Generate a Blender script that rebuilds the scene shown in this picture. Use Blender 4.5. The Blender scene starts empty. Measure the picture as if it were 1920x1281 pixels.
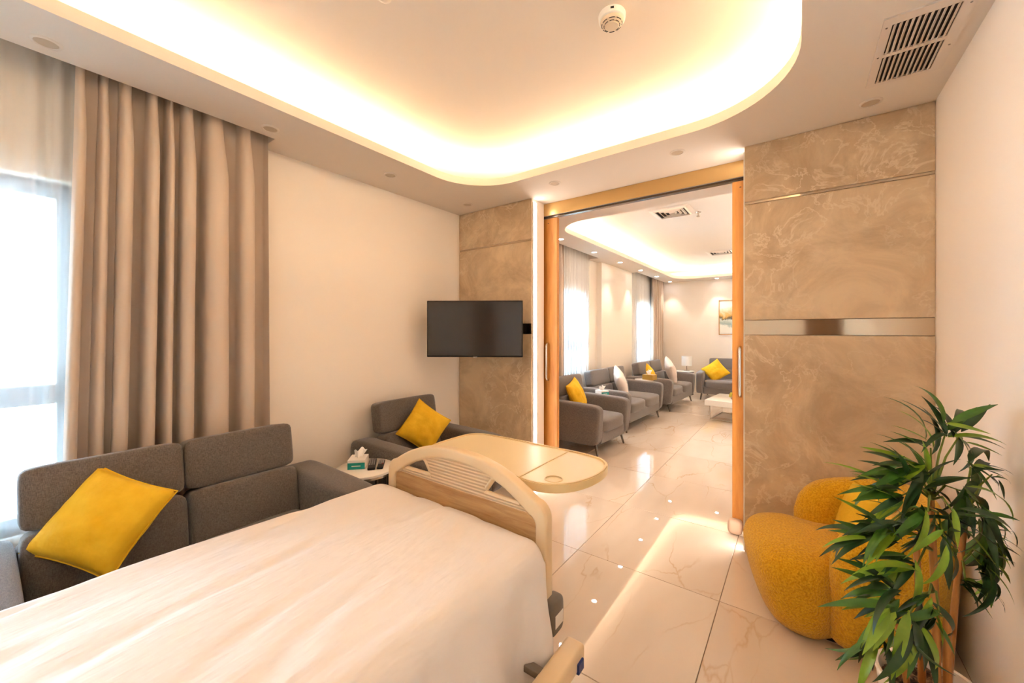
import bpy, bmesh, math, random
from mathutils import Vector, Matrix, noise
from math import sin, cos, pi, radians as R
random.seed(7)
SC = bpy.context.scene
COL = SC.collection

# ------------------------------------------------------------------ camera, world, exposure
EYE = 1.38
YAW = math.atan2(537, 733)
cd = bpy.data.cameras.new('camera'); cam = bpy.data.objects.new('camera', cd); COL.objects.link(cam)
cd.sensor_width = 36.0; cd.lens = 733 / 1920 * 36; cd.shift_y = -18.5 / 1920
cd.clip_start = 0.02
cam.location = (0, 0, EYE); cam.rotation_euler = (pi / 2, 0, YAW)
SC.camera = cam
SC.view_settings.view_transform = 'Standard'
SC.view_settings.look = 'None'
SC.view_settings.gamma = 1.0
SC.view_settings.use_curve_mapping = False
SC.view_settings.exposure = 2.3
W = bpy.data.worlds.new('world'); SC.world = W; W.use_nodes = True
bg = W.node_tree.nodes['Background']
bg.inputs[0].default_value = (0.58, 0.80, 1.0, 1); bg.inputs[1].default_value = 7.2
SC.cycles.max_bounces = 8; SC.cycles.diffuse_bounces = 5; SC.cycles.glossy_bounces = 3
SC.cycles.transparent_max_bounces = 6
SC.cycles.sample_clamp_indirect = 6.0
SC.cycles.use_adaptive_sampling = True; SC.cycles.adaptive_threshold = .06
COVE = 15.5; WARM = (1.0, 0.765, 0.51)      # ceiling cove strips
COVE2 = 24.0; WARM2 = (1.0, 0.86, 0.70)
JAMB = 3.8                                # strips in the door reveal
SPOT = 7.0                                # downlights of the far room

# ------------------------------------------------------------------ materials
MATS = {}
def lin(c):
    return tuple(((x / 12.92) if x <= .04045 else ((x + .055) / 1.055) ** 2.4) for x in c)
def rgb(r, g, b): return lin((r / 255, g / 255, b / 255)) + (1,)
def mat(name, col, rough=.5, metal=0, spec=.5, **kw):
    if name in MATS: return MATS[name]
    m = bpy.data.materials.new(name); m.use_nodes = True; MATS[name] = m
    nt = m.node_tree; b = nt.nodes['Principled BSDF']
    b.inputs['Base Color'].default_value = col
    b.inputs['Roughness'].default_value = rough
    b.inputs['Metallic'].default_value = metal
    b.inputs['Specular IOR Level'].default_value = spec
    for k, v in kw.items(): b.inputs[k.replace('_', ' ')].default_value = v
    return m
def nd(m, t, **kw):
    n = m.node_tree.nodes.new(t)
    for k, v in kw.items(): setattr(n, k, v)
    return n
def lk(m, a, b): m.node_tree.links.new(a, b)
def bsdf(m): return m.node_tree.nodes['Principled BSDF']
def coords(m, scale=(1, 1, 1), rnd=0.0, rot=(0, 0, 0), src='Object'):
    tc = nd(m, 'ShaderNodeTexCoord'); mp = nd(m, 'ShaderNodeMapping')
    mp.inputs['Scale'].default_value = scale; mp.inputs['Rotation'].default_value = rot
    if rnd:
        oi = nd(m, 'ShaderNodeObjectInfo'); mu = nd(m, 'ShaderNodeMath', operation='MULTIPLY'); mu.inputs[1].default_value = rnd
        lk(m, oi.outputs['Random'], mu.inputs[0])
        ad = nd(m, 'ShaderNodeVectorMath', operation='ADD')
        lk(m, tc.outputs[src], ad.inputs[0]); lk(m, mu.outputs[0], ad.inputs[1]); lk(m, ad.outputs[0], mp.inputs[0])
    else: lk(m, tc.outputs[src], mp.inputs[0])
    return mp.outputs[0]
def noise_tex(m, vec, scale, detail=4, rough=.55, dist=0.0):
    n = nd(m, 'ShaderNodeTexNoise'); n.inputs['Scale'].default_value = scale; n.inputs['Detail'].default_value = detail
    n.inputs['Roughness'].default_value = rough; n.inputs['Distortion'].default_value = dist
    lk(m, vec, n.inputs['Vector']); return n.outputs['Fac']
def ramp(m, fac, stops):
    r = nd(m, 'ShaderNodeValToRGB'); e = r.color_ramp.elements
    while len(e) < len(stops): e.new(.5)
    for q, (p, c) in zip(e, stops): q.position = p; q.color = c
    lk(m, fac, r.inputs[0]); return r.outputs[0]
def bump(m, h, strength=.3, dist=.01):
    b = nd(m, 'ShaderNodeBump'); b.inputs['Strength'].default_value = strength; b.inputs['Distance'].default_value = dist
    lk(m, h, b.inputs['Height']); lk(m, b.outputs[0], bsdf(m).inputs['Normal'])
def mixc(m, fac, a, b):
    n = nd(m, 'ShaderNodeMix', data_type='RGBA')
    for s, v in ((n.inputs[0], fac), (n.inputs[6], a), (n.inputs[7], b)):
        if isinstance(v, (tuple, float, int)): s.default_value = v
        else: lk(m, v, s)
    return n.outputs[2]
def g(v): return (v, v, v, 1)
def veins(m, vec, scale, dist, width):
    f = noise_tex(m, vec, scale, 5, .6, dist)
    s = nd(m, 'ShaderNodeMath', operation='SUBTRACT'); s.inputs[1].default_value = .5; lk(m, f, s.inputs[0])
    a = nd(m, 'ShaderNodeMath', operation='ABSOLUTE'); lk(m, s.outputs[0], a.inputs[0])
    return ramp(m, a.outputs[0], [(0, g(1)), (width, g(0))])

def plaster(name, col, rough=.75):
    m = mat(name, col, rough, spec=.25)
    if not m.get('d'):
        m['d'] = 1; bump(m, noise_tex(m, coords(m), 60, 3), .05, .004)
    return m
M_WALL = plaster('wall_paint', rgb(246, 234, 218))
M_CEIL = plaster('ceiling_paint', rgb(228, 215, 200))
M_WHITE = mat('white_satin', rgb(240, 236, 228), .4)
M_GROUT = mat('tile_grout', rgb(150, 125, 100), .8)

m = M_TILE = mat('polished_marble_tile', rgb(226, 208, 188), .016, spec=.55)
v = coords(m, (1.5, .55, 1), 37.0, (0, 0, .5)); v2 = noise_tex(m, v, 1.3, 3)
nc = nd(m, 'ShaderNodeTexNoise'); nc.inputs['Scale'].default_value = 2.2; nc.inputs['Detail'].default_value = 5; lk(m, v, nc.inputs['Vector'])
sc_ = nd(m, 'ShaderNodeVectorMath', operation='SCALE'); sc_.inputs['Scale'].default_value = .5; lk(m, nc.outputs['Color'], sc_.inputs[0])
av = nd(m, 'ShaderNodeVectorMath', operation='ADD'); lk(m, v, av.inputs[0]); lk(m, sc_.outputs[0], av.inputs[1])
vo = nd(m, 'ShaderNodeTexVoronoi', feature='DISTANCE_TO_EDGE'); vo.inputs['Scale'].default_value = 1.9; lk(m, av.outputs[0], vo.inputs['Vector'])
v1 = ramp(m, vo.outputs['Distance'], [(0, g(1)), (.016, g(0))])
msk = ramp(m, noise_tex(m, v, 2.4, 3), [(.42, g(0)), (.62, g(.85))])
vm = nd(m, 'ShaderNodeMath', operation='MULTIPLY'); lk(m, v1, vm.inputs[0]); lk(m, msk, vm.inputs[1])
base = mixc(m, ramp(m, v2, [(.35, g(0)), (.7, g(1))]), rgb(232, 216, 198), rgb(218, 198, 176))
lk(m, mixc(m, vm.outputs[0], base, rgb(206, 174, 136)), bsdf(m).inputs['Base Color'])

m = M_STONE = mat('taupe_marble', rgb(170, 148, 122), .32, spec=.4)
v = coords(m, (1, 1, 1), 23.0, (0, .5, 0))
c1 = mixc(m, ramp(m, noise_tex(m, v, 2.6, 8, .66, .8), [(.38, g(0)), (.62, g(1))]), rgb(196, 168, 134), rgb(228, 203, 168))
va = veins(m, v, 5.2, .6, .024); mk = ramp(m, noise_tex(m, v, 1.6, 3), [(.42, g(.05)), (.58, g(.75))])
vm = nd(m, 'ShaderNodeMath', operation='MULTIPLY'); lk(m, va, vm.inputs[0]); lk(m, mk, vm.inputs[1])
lk(m, mixc(m, vm.outputs[0], c1, rgb(238, 220, 194)), bsdf(m).inputs['Base Color'])

M_MIRROR = mat('polished_bronze_strip', rgb(205, 190, 168), .06, 1.0)
M_GOLD = mat('brushed_champagne_metal', rgb(212, 176, 118), .28, .85)
bump(M_GOLD, noise_tex(M_GOLD, coords(M_GOLD, (2, 60, 60)), 8, 2), .05, .002)
M_CHROME = mat('brushed_steel', rgb(205, 200, 192), .22, 1.0)
M_DARKLEG = mat('dark_chrome', rgb(120, 112, 106), .2, 1.0)

def wood(name, a, b, scale=(3, 3, .35)):
    m = mat(name, a, .42, spec=.4)
    v = coords(m, scale)
    f = noise_tex(m, v, 9, 6, .6, .5)
    lk(m, mixc(m, ramp(m, f, [(.3, g(0)), (.72, g(1))]), a, b), bsdf(m).inputs['Base Color'])
    bump(m, f, .06, .003); return m
M_DOOR = wood('oak_door', rgb(214, 148, 70), rgb(186, 116, 46))
M_BEDWOOD = wood('bed_wood_laminate', rgb(208, 168, 116), rgb(172, 126, 76), (.5, 3, 6))
M_CREAM = mat('cream_plastic', rgb(232, 204, 162), .32)
m = M_RIB = mat('ribbed_cream_plastic', rgb(226, 196, 154), .4)
w = nd(m, 'ShaderNodeTexWave', bands_direction='Z'); w.inputs['Scale'].default_value = 22
lk(m, coords(m), w.inputs[0]); bump(m, w.outputs[1], .55, .008)
M_TRAY = mat('tray_laminate', rgb(240, 219, 176), .3)
M_TRAYRIM = mat('tray_rim_plastic', rgb(232, 205, 152), .35)

def fabric(name, a, b, scale=260, bs=.35, sheen=.3, rough=.95):
    m = mat(name, a, rough, spec=.15); bsdf(m).inputs['Sheen Weight'].default_value = sheen
    v = coords(m)
    f1 = noise_tex(m, coords(m, (1, 8, 1)), scale * .35, 2); f2 = noise_tex(m, coords(m, (8, 1, 8)), scale * .35, 2)
    s = nd(m, 'ShaderNodeMath', operation='ADD'); lk(m, f1, s.inputs[0]); lk(m, f2, s.inputs[1])
    h = nd(m, 'ShaderNodeMath', operation='MULTIPLY'); h.inputs[1].default_value = .5; lk(m, s.outputs[0], h.inputs[0])
    lk(m, mixc(m, ramp(m, h.outputs[0], [(.36, g(0)), (.64, g(1))]), a, b), bsdf(m).inputs['Base Color'])
    bump(m, h.outputs[0], bs, .003); return m
M_GREY = fabric('grey_linen_weave', rgb(84, 75, 68), rgb(124, 113, 104), 230, .4)
M_GREY2 = fabric('light_grey_linen_weave', rgb(104, 97, 93), rgb(136, 127, 121))
m = M_YEL = mat('mustard_velvet', rgb(222, 162, 22), .8, spec=.2); bsdf(m).inputs['Sheen Weight'].default_value = .35
bsdf(m).inputs['Sheen Tint'].default_value = rgb(255, 215, 90)
f = noise_tex(m, coords(m), 9, 4); lk(m, mixc(m, ramp(m, f, [(.3, g(0)), (.7, g(1))]), rgb(222, 168, 24), rgb(238, 192, 50)), bsdf(m).inputs['Base Color'])
bump(m, noise_tex(m, coords(m), 14, 3), .35, .02)
m = M_BOUCLE = mat('mustard_boucle', rgb(228, 165, 20), .95, spec=.1); bsdf(m).inputs['Sheen Weight'].default_value = .25
f = noise_tex(m, coords(m), 130, 3, .6); lk(m, mixc(m, ramp(m, f, [(.35, g(0)), (.62, g(1))]), rgb(212, 150, 12), rgb(238, 186, 40)), bsdf(m).inputs['Base Color'])
bump(m, f, .8, .008)
M_PINK = fabric('blush_cushion_fabric', rgb(236, 218, 205), rgb(244, 230, 218), 200, .25)
m = M_CURT = mat('taupe_blackout_fabric', rgb(208, 188, 168), .7, spec=.25); bsdf(m).inputs['Sheen Weight'].default_value = .2
bump(m, noise_tex(m, coords(m, (1, 1, .3)), 40, 3), .06, .004)
m = M_SHEET = mat('white_cotton_sheet', rgb(230, 220, 211), .85, spec=.2)
bump(m, noise_tex(m, coords(m, (4, .9, 1), 0, (0, 0, .3)), 4.5, 3), .32, .03)

def sheer():
    m = bpy.data.materials.new('sheer_voile'); m.use_nodes = True; nt = m.node_tree
    nt.nodes.remove(nt.nodes['Principled BSDF'])
    out = nt.nodes['Material Output']
    tr = nd(m, 'ShaderNodeBsdfTransparent'); tl = nd(m, 'ShaderNodeBsdfTranslucent'); df = nd(m, 'ShaderNodeBsdfDiffuse')
    tl.inputs[0].default_value = (.92, .92, .90, 1); df.inputs[0].default_value = (.9, .88, .85, 1)
    a = nd(m, 'ShaderNodeMixShader'); a.inputs[0].default_value = .84; lk(m, tl.outputs[0], a.inputs[1]); lk(m, df.outputs[0], a.inputs[2])
    b = nd(m, 'ShaderNodeMixShader'); b.inputs[0].default_value = .5; lk(m, tr.outputs[0], b.inputs[1]); lk(m, a.outputs[0], b.inputs[2])
    lk(m, b.outputs[0], out.inputs[0]); return m
M_SHEER = sheer()
def glass():
    m = bpy.data.materials.new('window_glass'); m.use_nodes = True; nt = m.node_tree
    nt.nodes.remove(nt.nodes['Principled BSDF']); out = nt.nodes['Material Output']
    tr = nd(m, 'ShaderNodeBsdfTransparent'); tr.inputs[0].default_value = (.95, .98, 1, 1)
    gl = nd(m, 'ShaderNodeBsdfGlossy'); gl.inputs['Roughness'].default_value = .02
    fr = nd(m, 'ShaderNodeFresnel'); fr.inputs[0].default_value = 1.45
    b = nd(m, 'ShaderNodeMixShader'); lk(m, fr.outputs[0], b.inputs[0]); lk(m, tr.outputs[0], b.inputs[1]); lk(m, gl.outputs[0], b.inputs[2])
    lk(m, b.outputs[0], out.inputs[0]); return m
M_GLASS = glass()
def emit(name, col, s):
    m = bpy.data.materials.new(name); m.use_nodes = True; nt = m.node_tree
    nt.nodes.remove(nt.nodes['Principled BSDF']); e = nd(m, 'ShaderNodeEmission')
    e.inputs[0].default_value = tuple(col) + (1,); e.inputs[1].default_value = s
    lk(m, e.outputs[0], nt.nodes['Material Output'].inputs[0]); return m
M_COVE = emit('cove_led_warm', WARM, COVE)
M_COVE2 = emit('cove_led_soft', WARM2, COVE2)
M_JAMB = emit('reveal_led_white', (1.0, .9, .82), JAMB)
M_LENSON = emit('downlight_lens_on', (.92, .92, 1.0), 14)
M_BLACK = mat('black_plastic', rgb(24, 22, 24), .4)
M_BLACKSOFT = mat('black_rubber', rgb(30, 28, 27), .7)
M_SCREEN = mat('tv_screen', rgb(44, 36, 32), .14, spec=.7)
M_GREYPL = mat('grey_plastic', rgb(120, 108, 96), .5)
M_BTN = mat('remote_buttons', rgb(170, 165, 165), .5)
M_RED = mat('remote_red_button', rgb(200, 60, 40), .5)
M_TEAL = mat('teal_card', rgb(10, 146, 140), .5)
M_CARD = mat('white_card', rgb(238, 230, 220), .55)
M_TISSUE = mat('tissue_paper', rgb(248, 244, 238), .8)
M_GOLDCARD = mat('gold_card', rgb(206, 164, 78), .35, .4)
M_FRAME = mat('dark_window_frame', rgb(74, 78, 84), .45)
M_LENSOFF = mat('downlight_lens_off', rgb(196, 176, 150), .5)
M_VENTDARK = mat('vent_gap_shade', rgb(46, 36, 32), .8)  # dark colour stands in for the shade behind slats and louvres
M_VENT = mat('vent_white_metal', rgb(222, 208, 194), .45)
M_POT = mat('white_ceramic', rgb(236, 224, 208), .35)
m = M_SOIL = mat('bark_chip_soil', rgb(96, 70, 48), .95)
f = noise_tex(m, coords(m), 55, 3); lk(m, ramp(m, f, [(.35, rgb(62, 42, 28)), (.7, rgb(150, 114, 80))]), bsdf(m).inputs['Base Color']); bump(m, f, 1, .02)
M_CANE = wood('bamboo_cane', rgb(196, 128, 62), rgb(150, 92, 40), (6, 6, 1))
M_TWIG = mat('green_twig', rgb(112, 126, 40), .6)
def leafmat(name, a, b):
    m = mat(name, a, .38, spec=.45); bsdf(m).inputs['Subsurface Weight'].default_value = 0
    f = noise_tex(m, coords(m, (1, 1, 1), 11.0), 12, 3)
    lk(m, mixc(m, ramp(m, f, [(.35, g(0)), (.7, g(1))]), a, b), bsdf(m).inputs['Base Color']); return m
M_LEAF = [leafmat('leaf_dark_green', rgb(30, 58, 26), rgb(46, 78, 34)), leafmat('leaf_mid_green', rgb(52, 92, 26), rgb(74, 116, 32)),
          leafmat('leaf_yellow_green', rgb(112, 144, 26), rgb(140, 166, 44))]
M_LAMPSH = mat('lamp_shade_linen', rgb(250, 246, 238), .8)
M_TABLE = mat('white_lacquer', rgb(242, 236, 226), .2)

# ------------------------------------------------------------------ mesh helpers
def ob(name, bm, mt, parent=None, smooth=None, wn=False):
    me = bpy.data.meshes.new(name); bm.normal_update(); bm.to_mesh(me); bm.free()
    if mt: me.materials.append(mt)
    o = bpy.data.objects.new(name, me); COL.objects.link(o)
    if parent: o.parent = parent
    if smooth is not None:
        for p in me.polygons: p.use_smooth = True
        me.set_sharp_from_angle(angle=R(smooth))
    if wn:
        w = o.modifiers.new('wn', 'WEIGHTED_NORMAL'); w.keep_sharp = True
    return o
def empty(name, loc=(0, 0, 0), rz=0):
    o = bpy.data.objects.new(name, None); COL.objects.link(o); o.location = loc; o.rotation_euler = (0, 0, rz)
    o.empty_display_size = .1; return o
def tag(o, label, cat, group=None):
    o['label'] = label; o['category'] = cat
    if group: o['group'] = group
    return o
def struct(o): o['kind'] = 'structure'; return o
def shift(bm, loc):
    bmesh.ops.translate(bm, verts=bm.verts, vec=loc); return bm
def box(bm, x0, x1, y0, y1, z0, z1):
    vs = [bm.verts.new((x, y, z)) for z in (z0, z1) for y in (y0, y1) for x in (x0, x1)]
    for f in ((0, 2, 3, 1), (4, 5, 7, 6), (0, 1, 5, 4), (2, 6, 7, 3), (0, 4, 6, 2), (1, 3, 7, 5)):
        bm.faces.new([vs[i] for i in f])
    return bm
def bx(*a): return box(bmesh.new(), *a)
def rbox(x0, x1, y0, y1, z0, z1, r=.01, seg=3, bm=None):
    b = bx(x0, x1, y0, y1, z0, z1)
    bmesh.ops.bevel(b, geom=list(b.edges), offset=r, segments=seg, profile=.5, affect='EDGES')
    if bm is not None:
        join(bm, b); return bm
    return b
def join(dst, src):
    mp = {}
    for v in src.verts: mp[v] = dst.verts.new(v.co)
    for f in src.faces:
        try: dst.faces.new([mp[v] for v in f.verts])
        except ValueError: pass
    src.free(); return dst
def superbox(sx, sy, sz, e=7, n=14, puff=(0, 0, 0)):
    """soft cushion-like box centred on the origin, half sizes sx, sy, sz"""
    b = bmesh.new(); bmesh.ops.create_cube(b, size=2)
    bmesh.ops.subdivide_edges(b, edges=list(b.edges), cuts=n, use_grid_fill=True)
    for v in b.verts:
        p = Vector(v.co)
        p = Vector([sin(c * pi / 4) / sin(pi / 4) for c in p])
        l = (abs(p.x) ** e + abs(p.y) ** e + abs(p.z) ** e) ** (1 / e)
        p = p / l
        bu = lambda a, c: (1 - min(1, a * a)) * (1 - min(1, c * c))
        p.x *= 1 + puff[0] * bu(p.y, p.z); p.y *= 1 + puff[1] * bu(p.x, p.z); p.z *= 1 + puff[2] * bu(p.x, p.y)
        v.co = (p.x * sx, p.y * sy, p.z * sz)
    return b
def tube(pts, r, seg=10, bm=None, closed=False, caps=True):
    bm = bm or bmesh.new(); pts = [Vector(p) for p in pts]; n = len(pts); rings = []
    rr = r if isinstance(r, (list, tuple)) else [r] * n
    up = None
    for i, p in enumerate(pts):
        a = pts[(i - 1) % n] if (closed or i > 0) else p; b = pts[(i + 1) % n] if (closed or i < n - 1) else p
        t = (b - a).normalized()
        if up is None:
            up = Vector((0, 0, 1)) if abs(t.z) < .9 else Vector((1, 0, 0))
        s = t.cross(up).normalized(); up = s.cross(t).normalized()
        rings.append([bm.verts.new(p + (s * cos(2 * pi * k / seg) + up * sin(2 * pi * k / seg)) * rr[i]) for k in range(seg)])
    for i in range(n if closed else n - 1):
        A, B = rings[i], rings[(i + 1) % n]
        for k in range(seg): bm.faces.new((A[k], A[(k + 1) % seg], B[(k + 1) % seg], B[k]))
    if caps and not closed:
        bm.faces.new(rings[0][::-1]); bm.faces.new(rings[-1])
    return bm
def lathe(prof, seg=32, bm=None, cap=True):
    bm = bm or bmesh.new(); rings = []
    for (r, z) in prof:
        rings.append([bm.verts.new((r * cos(2 * pi * k / seg), r * sin(2 * pi * k / seg), z)) for k in range(seg)])
    for A, B in zip(rings, rings[1:]):
        for k in range(seg): bm.faces.new((A[k], A[(k + 1) % seg], B[(k + 1) % seg], B[k]))
    if cap:
        bm.faces.new(rings[0][::-1]); bm.faces.new(rings[-1])
    return bm
def prism(outer, holes, d0, d1, place):
    """2-D outline with holes, extruded from d0 to d1; place(u, v, d) gives the 3-D point"""
    bm = bmesh.new(); es = []; loops = []
    for lp in [outer] + holes:
        vs = [bm.verts.new((u, v, 0)) for u, v in lp]; loops.append(vs)
        es += [bm.edges.new((vs[i], vs[(i + 1) % len(vs)])) for i in range(len(vs))]
    bmesh.ops.triangle_fill(bm, use_beauty=True, use_dissolve=False, edges=es)
    fs = list(bm.faces); top = {}
    for v in list(bm.verts): top[v] = bm.verts.new((v.co.x, v.co.y, 1))
    for f in fs: bm.faces.new([top[v] for v in f.verts][::-1])
    for vs in loops:
        for i in range(len(vs)):
            a, b = vs[i], vs[(i + 1) % len(vs)]; bm.faces.new((a, b, top[b], top[a]))
    for v in bm.verts: v.co = place(v.co.x, v.co.y, d1 if v.co.z > .5 else d0)
    bmesh.ops.recalc_face_normals(bm, faces=bm.faces); return bm
def rrect(x0, x1, y0, y1, r, n=12):
    r = r if isinstance(r, (list, tuple)) else [r] * 4; pts = []
    for (cx, cy, a0, q) in ((x1 - r[0], y1 - r[0], 0, r[0]), (x0 + r[1], y1 - r[1], 90, r[1]), (x0 + r[2], y0 + r[2], 180, r[2]), (x1 - r[3], y0 + r[3], 270, r[3])):
        for k in range(n + 1):
            a = R(a0 + 90 * k / n); pts.append((cx + q * cos(a), cy + q * sin(a)))
    return pts
def copy_tree(o, parent=None):
    c = o.copy(); COL.objects.link(c); c.parent = parent
    for ch in list(o.children): copy_tree(ch, c)
    return c
XY = lambda u, v, d: (u, v, d)
XZ = lambda u, v, d: (u, d, v)
YZ = lambda u, v, d: (d, u, v)

# ------------------------------------------------------------------ the shell
XL, XR, YB, YD, YE = -2.72, 0.553, -2.3, 2.825, 9.66
ZS, ZC = 2.534, 2.76
DX0, DX1, YD2 = -1.862, -0.272, 3.03
T = .2
# floor: polished tiles over a grout bed
fl = struct(ob('floor', bx(XL - T, XR + T, YB - T, YE + T, -.12, -.004), M_GROUT))
GX, GY, TS, J = -.326, 2.241, .8, .0016
ix = [GX + TS * k for k in range(-4, 3)]; iy = [GY + TS * k for k in range(-7, 11)]
cache = {}
for x in ix:
    for y in iy:
        a0, a1 = max(x, XL), min(x + TS, XR); b0, b1 = max(y, YB), min(y + TS, YE)
        if a1 - a0 < .02 or b1 - b0 < .02: continue
        w, d = round(a1 - a0, 3), round(b1 - b0, 3)
        if (w, d) not in cache:
            o = ob('floor_tile', rbox(-w / 2 + J, w / 2 - J, -d / 2 + J, d / 2 - J, -.006, 0, .001, 1), M_TILE, fl); cache[(w, d)] = o
        else:
            o = cache[(w, d)].copy(); COL.objects.link(o); o.parent = fl
        o.location = ((a0 + a1) / 2, (b0 + b1) / 2, 0)

def wall_with_holes(name, x0, x1, y0, y1, holes, z1=ZC, mt=M_WALL):
    """wall in the YZ plane, holes = (ya, yb, za, zb)"""
    return struct(ob(name, prism([(y0, 0), (y1, 0), (y1, z1), (y0, z1)], [[(a, c), (b, c), (b, d), (a, d)] for a, b, c, d in holes], x0, x1, YZ), mt))
WIN = [(-1.15, .27, .50, 2.07), (4.70, 5.70, .74, 2.0), (8.02, 8.95, .72, 2.0)]
wall_with_holes('wall_left', XL - T, XL, YB - T, YE, WIN)
struct(ob('wall_left_pilaster', bx(XL, XL + .09, 6.1, 7.56, 0, ZC), M_WALL))
struct(ob('wall_right', bx(XR, XR + T, YB - T, YE, 0, ZC), M_WALL))
struct(ob('wall_back', bx(XL, XR, YB - T, YB, 0, ZC), M_WALL))
struct(ob('wall_end', bx(XL - T, XR + T, YE, YE + T, 0, ZC), M_WALL))
wm = struct(ob('wall_middle', box(bx(XL, DX0, YD + .018, YD2, 0, ZS), DX1, XR, YD + .018, YD2, 0, ZS), M_WALL))
for (a, b) in ((XL, DX0), (DX1, XR)):
    for (z0, z1) in ((.002, .062), (.065, 1.358), (1.452, 2.168), (2.186, ZS)):
        ob('stone_panel', rbox(a + .001, b - .001, YD, YD + .017, z0, z1 - .001, .0012, 1), M_STONE, wm)
    for (z0, z1) in ((1.36, 1.45), (2.17, 2.184)):
        s = ob('metal_strip', rbox(a + .001, b - .001, YD + .002, YD + .017, z0, z1, .001, 1), M_MIRROR, wm); s['label'] = 'polished champagne metal inlay strip'

# ceiling: raised panel above a lowered soffit with two rounded openings, hidden LED strips on the ledge
ce = struct(ob('ceiling', bx(XL - T, XR + T, YB - T, YE + T, ZC, ZC + .1), M_CEIL))
SLOT = -2.53
outer = [(XR, YB), (XR, YE), (SLOT, YE), (SLOT, 7.58), (XL, 7.58), (XL, 5.76), (SLOT, 5.76), (SLOT, 3.3), (XL, 3.3), (XL, 1.05), (SLOT, 1.05), (SLOT, -1.3), (XL, -1.3), (XL, YB)]
OP1 = (-2.18, .01, -1.75, 2.44); OP2 = (-2.18, .01, 3.70, 9.17)
RD1 = [.52, .42, .42, .52]; RD2 = .42
so = ob('ceiling_soffit', prism(outer, [rrect(*OP1, RD1, 16), rrect(*OP2, RD2, 16)], ZS, ZS + .055, XY), M_CEIL, ce, 40)
sl = bmesh.new()
for a, b in ((-1.3, 1.05), (3.3, 5.76), (7.58, YE)):
    box(sl, XL, SLOT, a, b, ZS + .16, ZS + .17); box(sl, SLOT, SLOT + .012, a, b, ZS + .055, ZS + .17)
    box(sl, XL, SLOT, a - .012, a, ZS + .055, ZS + .17)
    if b < YE: box(sl, XL, SLOT, b, b + .012, ZS + .055, ZS + .17)
ob('curtain_pocket', sl, M_CEIL, ce)
for (op, rd, mt, lift) in ((OP1, [q + .13 for q in RD1], M_COVE, .03), (OP2, RD2 + .13, M_COVE2, 0)):
    lp = rrect(op[0] - .13, op[1] + .13, op[2] - .13, op[3] + .13, rd, 10)
    inn = rrect(op[0] - .115, op[1] + .115, op[2] - .115, op[3] + .115, [q - .015 for q in rd] if isinstance(rd, list) else rd - .015, 10)
    s = ob('cove_led_strip', prism(lp, [inn], ZS + .056 + lift, ZS + .066 + lift, XY), mt, ce); s['label'] = 'warm LED strip in the ceiling cove'

# windows
def window(n, y0, y1, z0, z1, zm, handle=True, ym=None):
    w = struct(empty('window_%d' % n, (XL - .1, 0, 0)))
    f = bmesh.new(); t = .055
    box(f, -.03, .03, y0, y0 + t, z0, z1); box(f, -.03, .03, y1 - t, y1, z0, z1)
    box(f, -.03, .03, y0 + t, y1 - t, z0, z0 + t); box(f, -.03, .03, y0 + t, y1 - t, z1 - t * 1.3, z1)
    ob('window_frame', f, M_FRAME, w)
    ob('transom_bar', rbox(-.032, .032, y0 + t, y1 - t, zm - .045, zm + .045, .006), M_FRAME, w)
    ys = [y0 + t, y1 - t]
    if ym:
        ob('mullion', bx(-.03, .03, ym - .04, ym + .04, z0 + t, z1 - t), M_FRAME, w); ys = [y0 + t, ym - .04, ym + .04, y1 - t]
    for a, b in zip(ys[::2], ys[1::2]):
        for c, d in ((z0 + t, zm - .045), (zm + .045, z1 - t * 1.3)): ob('pane', bx(-.004, .004, a, b, c, d), M_GLASS, w)
    if handle: ob('window_handle', tube([(.032, y1 - .42, zm + .0), (.06, y1 - .41, zm), (.062, y1 - .2, zm + .01), (.032, y1 - .19, zm + .01)], .011, 8), M_FRAME, w, 40)
    ob('window_sill', rbox(-.09, .11, y0 - .02, y1 + .02, z0 - .035, z0, .006), M_WHITE, w)
window(1, *WIN[0], 1.09, True, -.12); window(2, *WIN[1], 1.18); window(3, *WIN[2], 1.15)

# door reveal, header rail and two sliding leaves
hd = struct(ob('trim_1', rbox(XL + .01, XR - .005, YD2 + .002, YD2 + .012, 2.425, ZS - .001, .002), M_GOLD))
ob('header_box', bx(XL + .01, XR - .005, YD2 + .0125, YD2 + .1, 2.43, ZS - .002), M_WHITE, hd)
ob('track_rail', bx(XL + .02, XR - .01, YD2 + .03, YD2 + .07, 2.412, 2.43), M_DARKLEG, hd)
def leaf(n, x0, x1, hx, sgn):
    d = struct(empty('door_%d' % n, ((x0 + x1) / 2, YD2 + .05, 0))); c = (x0 + x1) / 2
    ob('door_panel', rbox(x0 - c, x1 - c, -.02, .02, .03, 2.405, .003, 2), M_DOOR, d)
    s = x0 if sgn > 0 else x1
    h = tube([(hx - c, -.02, .94), (hx - c, -.045, .945), (hx - c, -.056, .965), (hx - c, -.056, 1.25), (hx - c, -.045, 1.27), (hx - c, -.02, 1.275)], .0095, 10)
    q = ob('handle', h, M_CHROME, d, 50); q['label'] = 'brushed steel pull handle'
    ob('lock_pin', shift(lathe([(.006, 0), (.006, .004)], 10), (hx - c, -.02, 2.36)), M_BLACK, d)
    return d
leaf(1, XL + .03, -1.742, -1.832, -1)
d2 = leaf(2, -.367, XR - .02, -.318, 1)
ob('floor_guide', shift(superbox(.045, .035, .05, 3.5, 6), (-.367 - .0765 + .03 - .0165, -.035, .055)), mat('beige_tape', rgb(208, 176, 150), .7), d2, 60)
d3 = struct(empty('door_3', (.31, YB, 0)))  # unseen door, added to give the metal strips a dark reflection
ob('door_panel', rbox(-.225, .225, .002, .04, .01, 2.12, .004), wood('added_door_wood', rgb(150, 112, 80), rgb(118, 84, 58)), d3)
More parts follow.
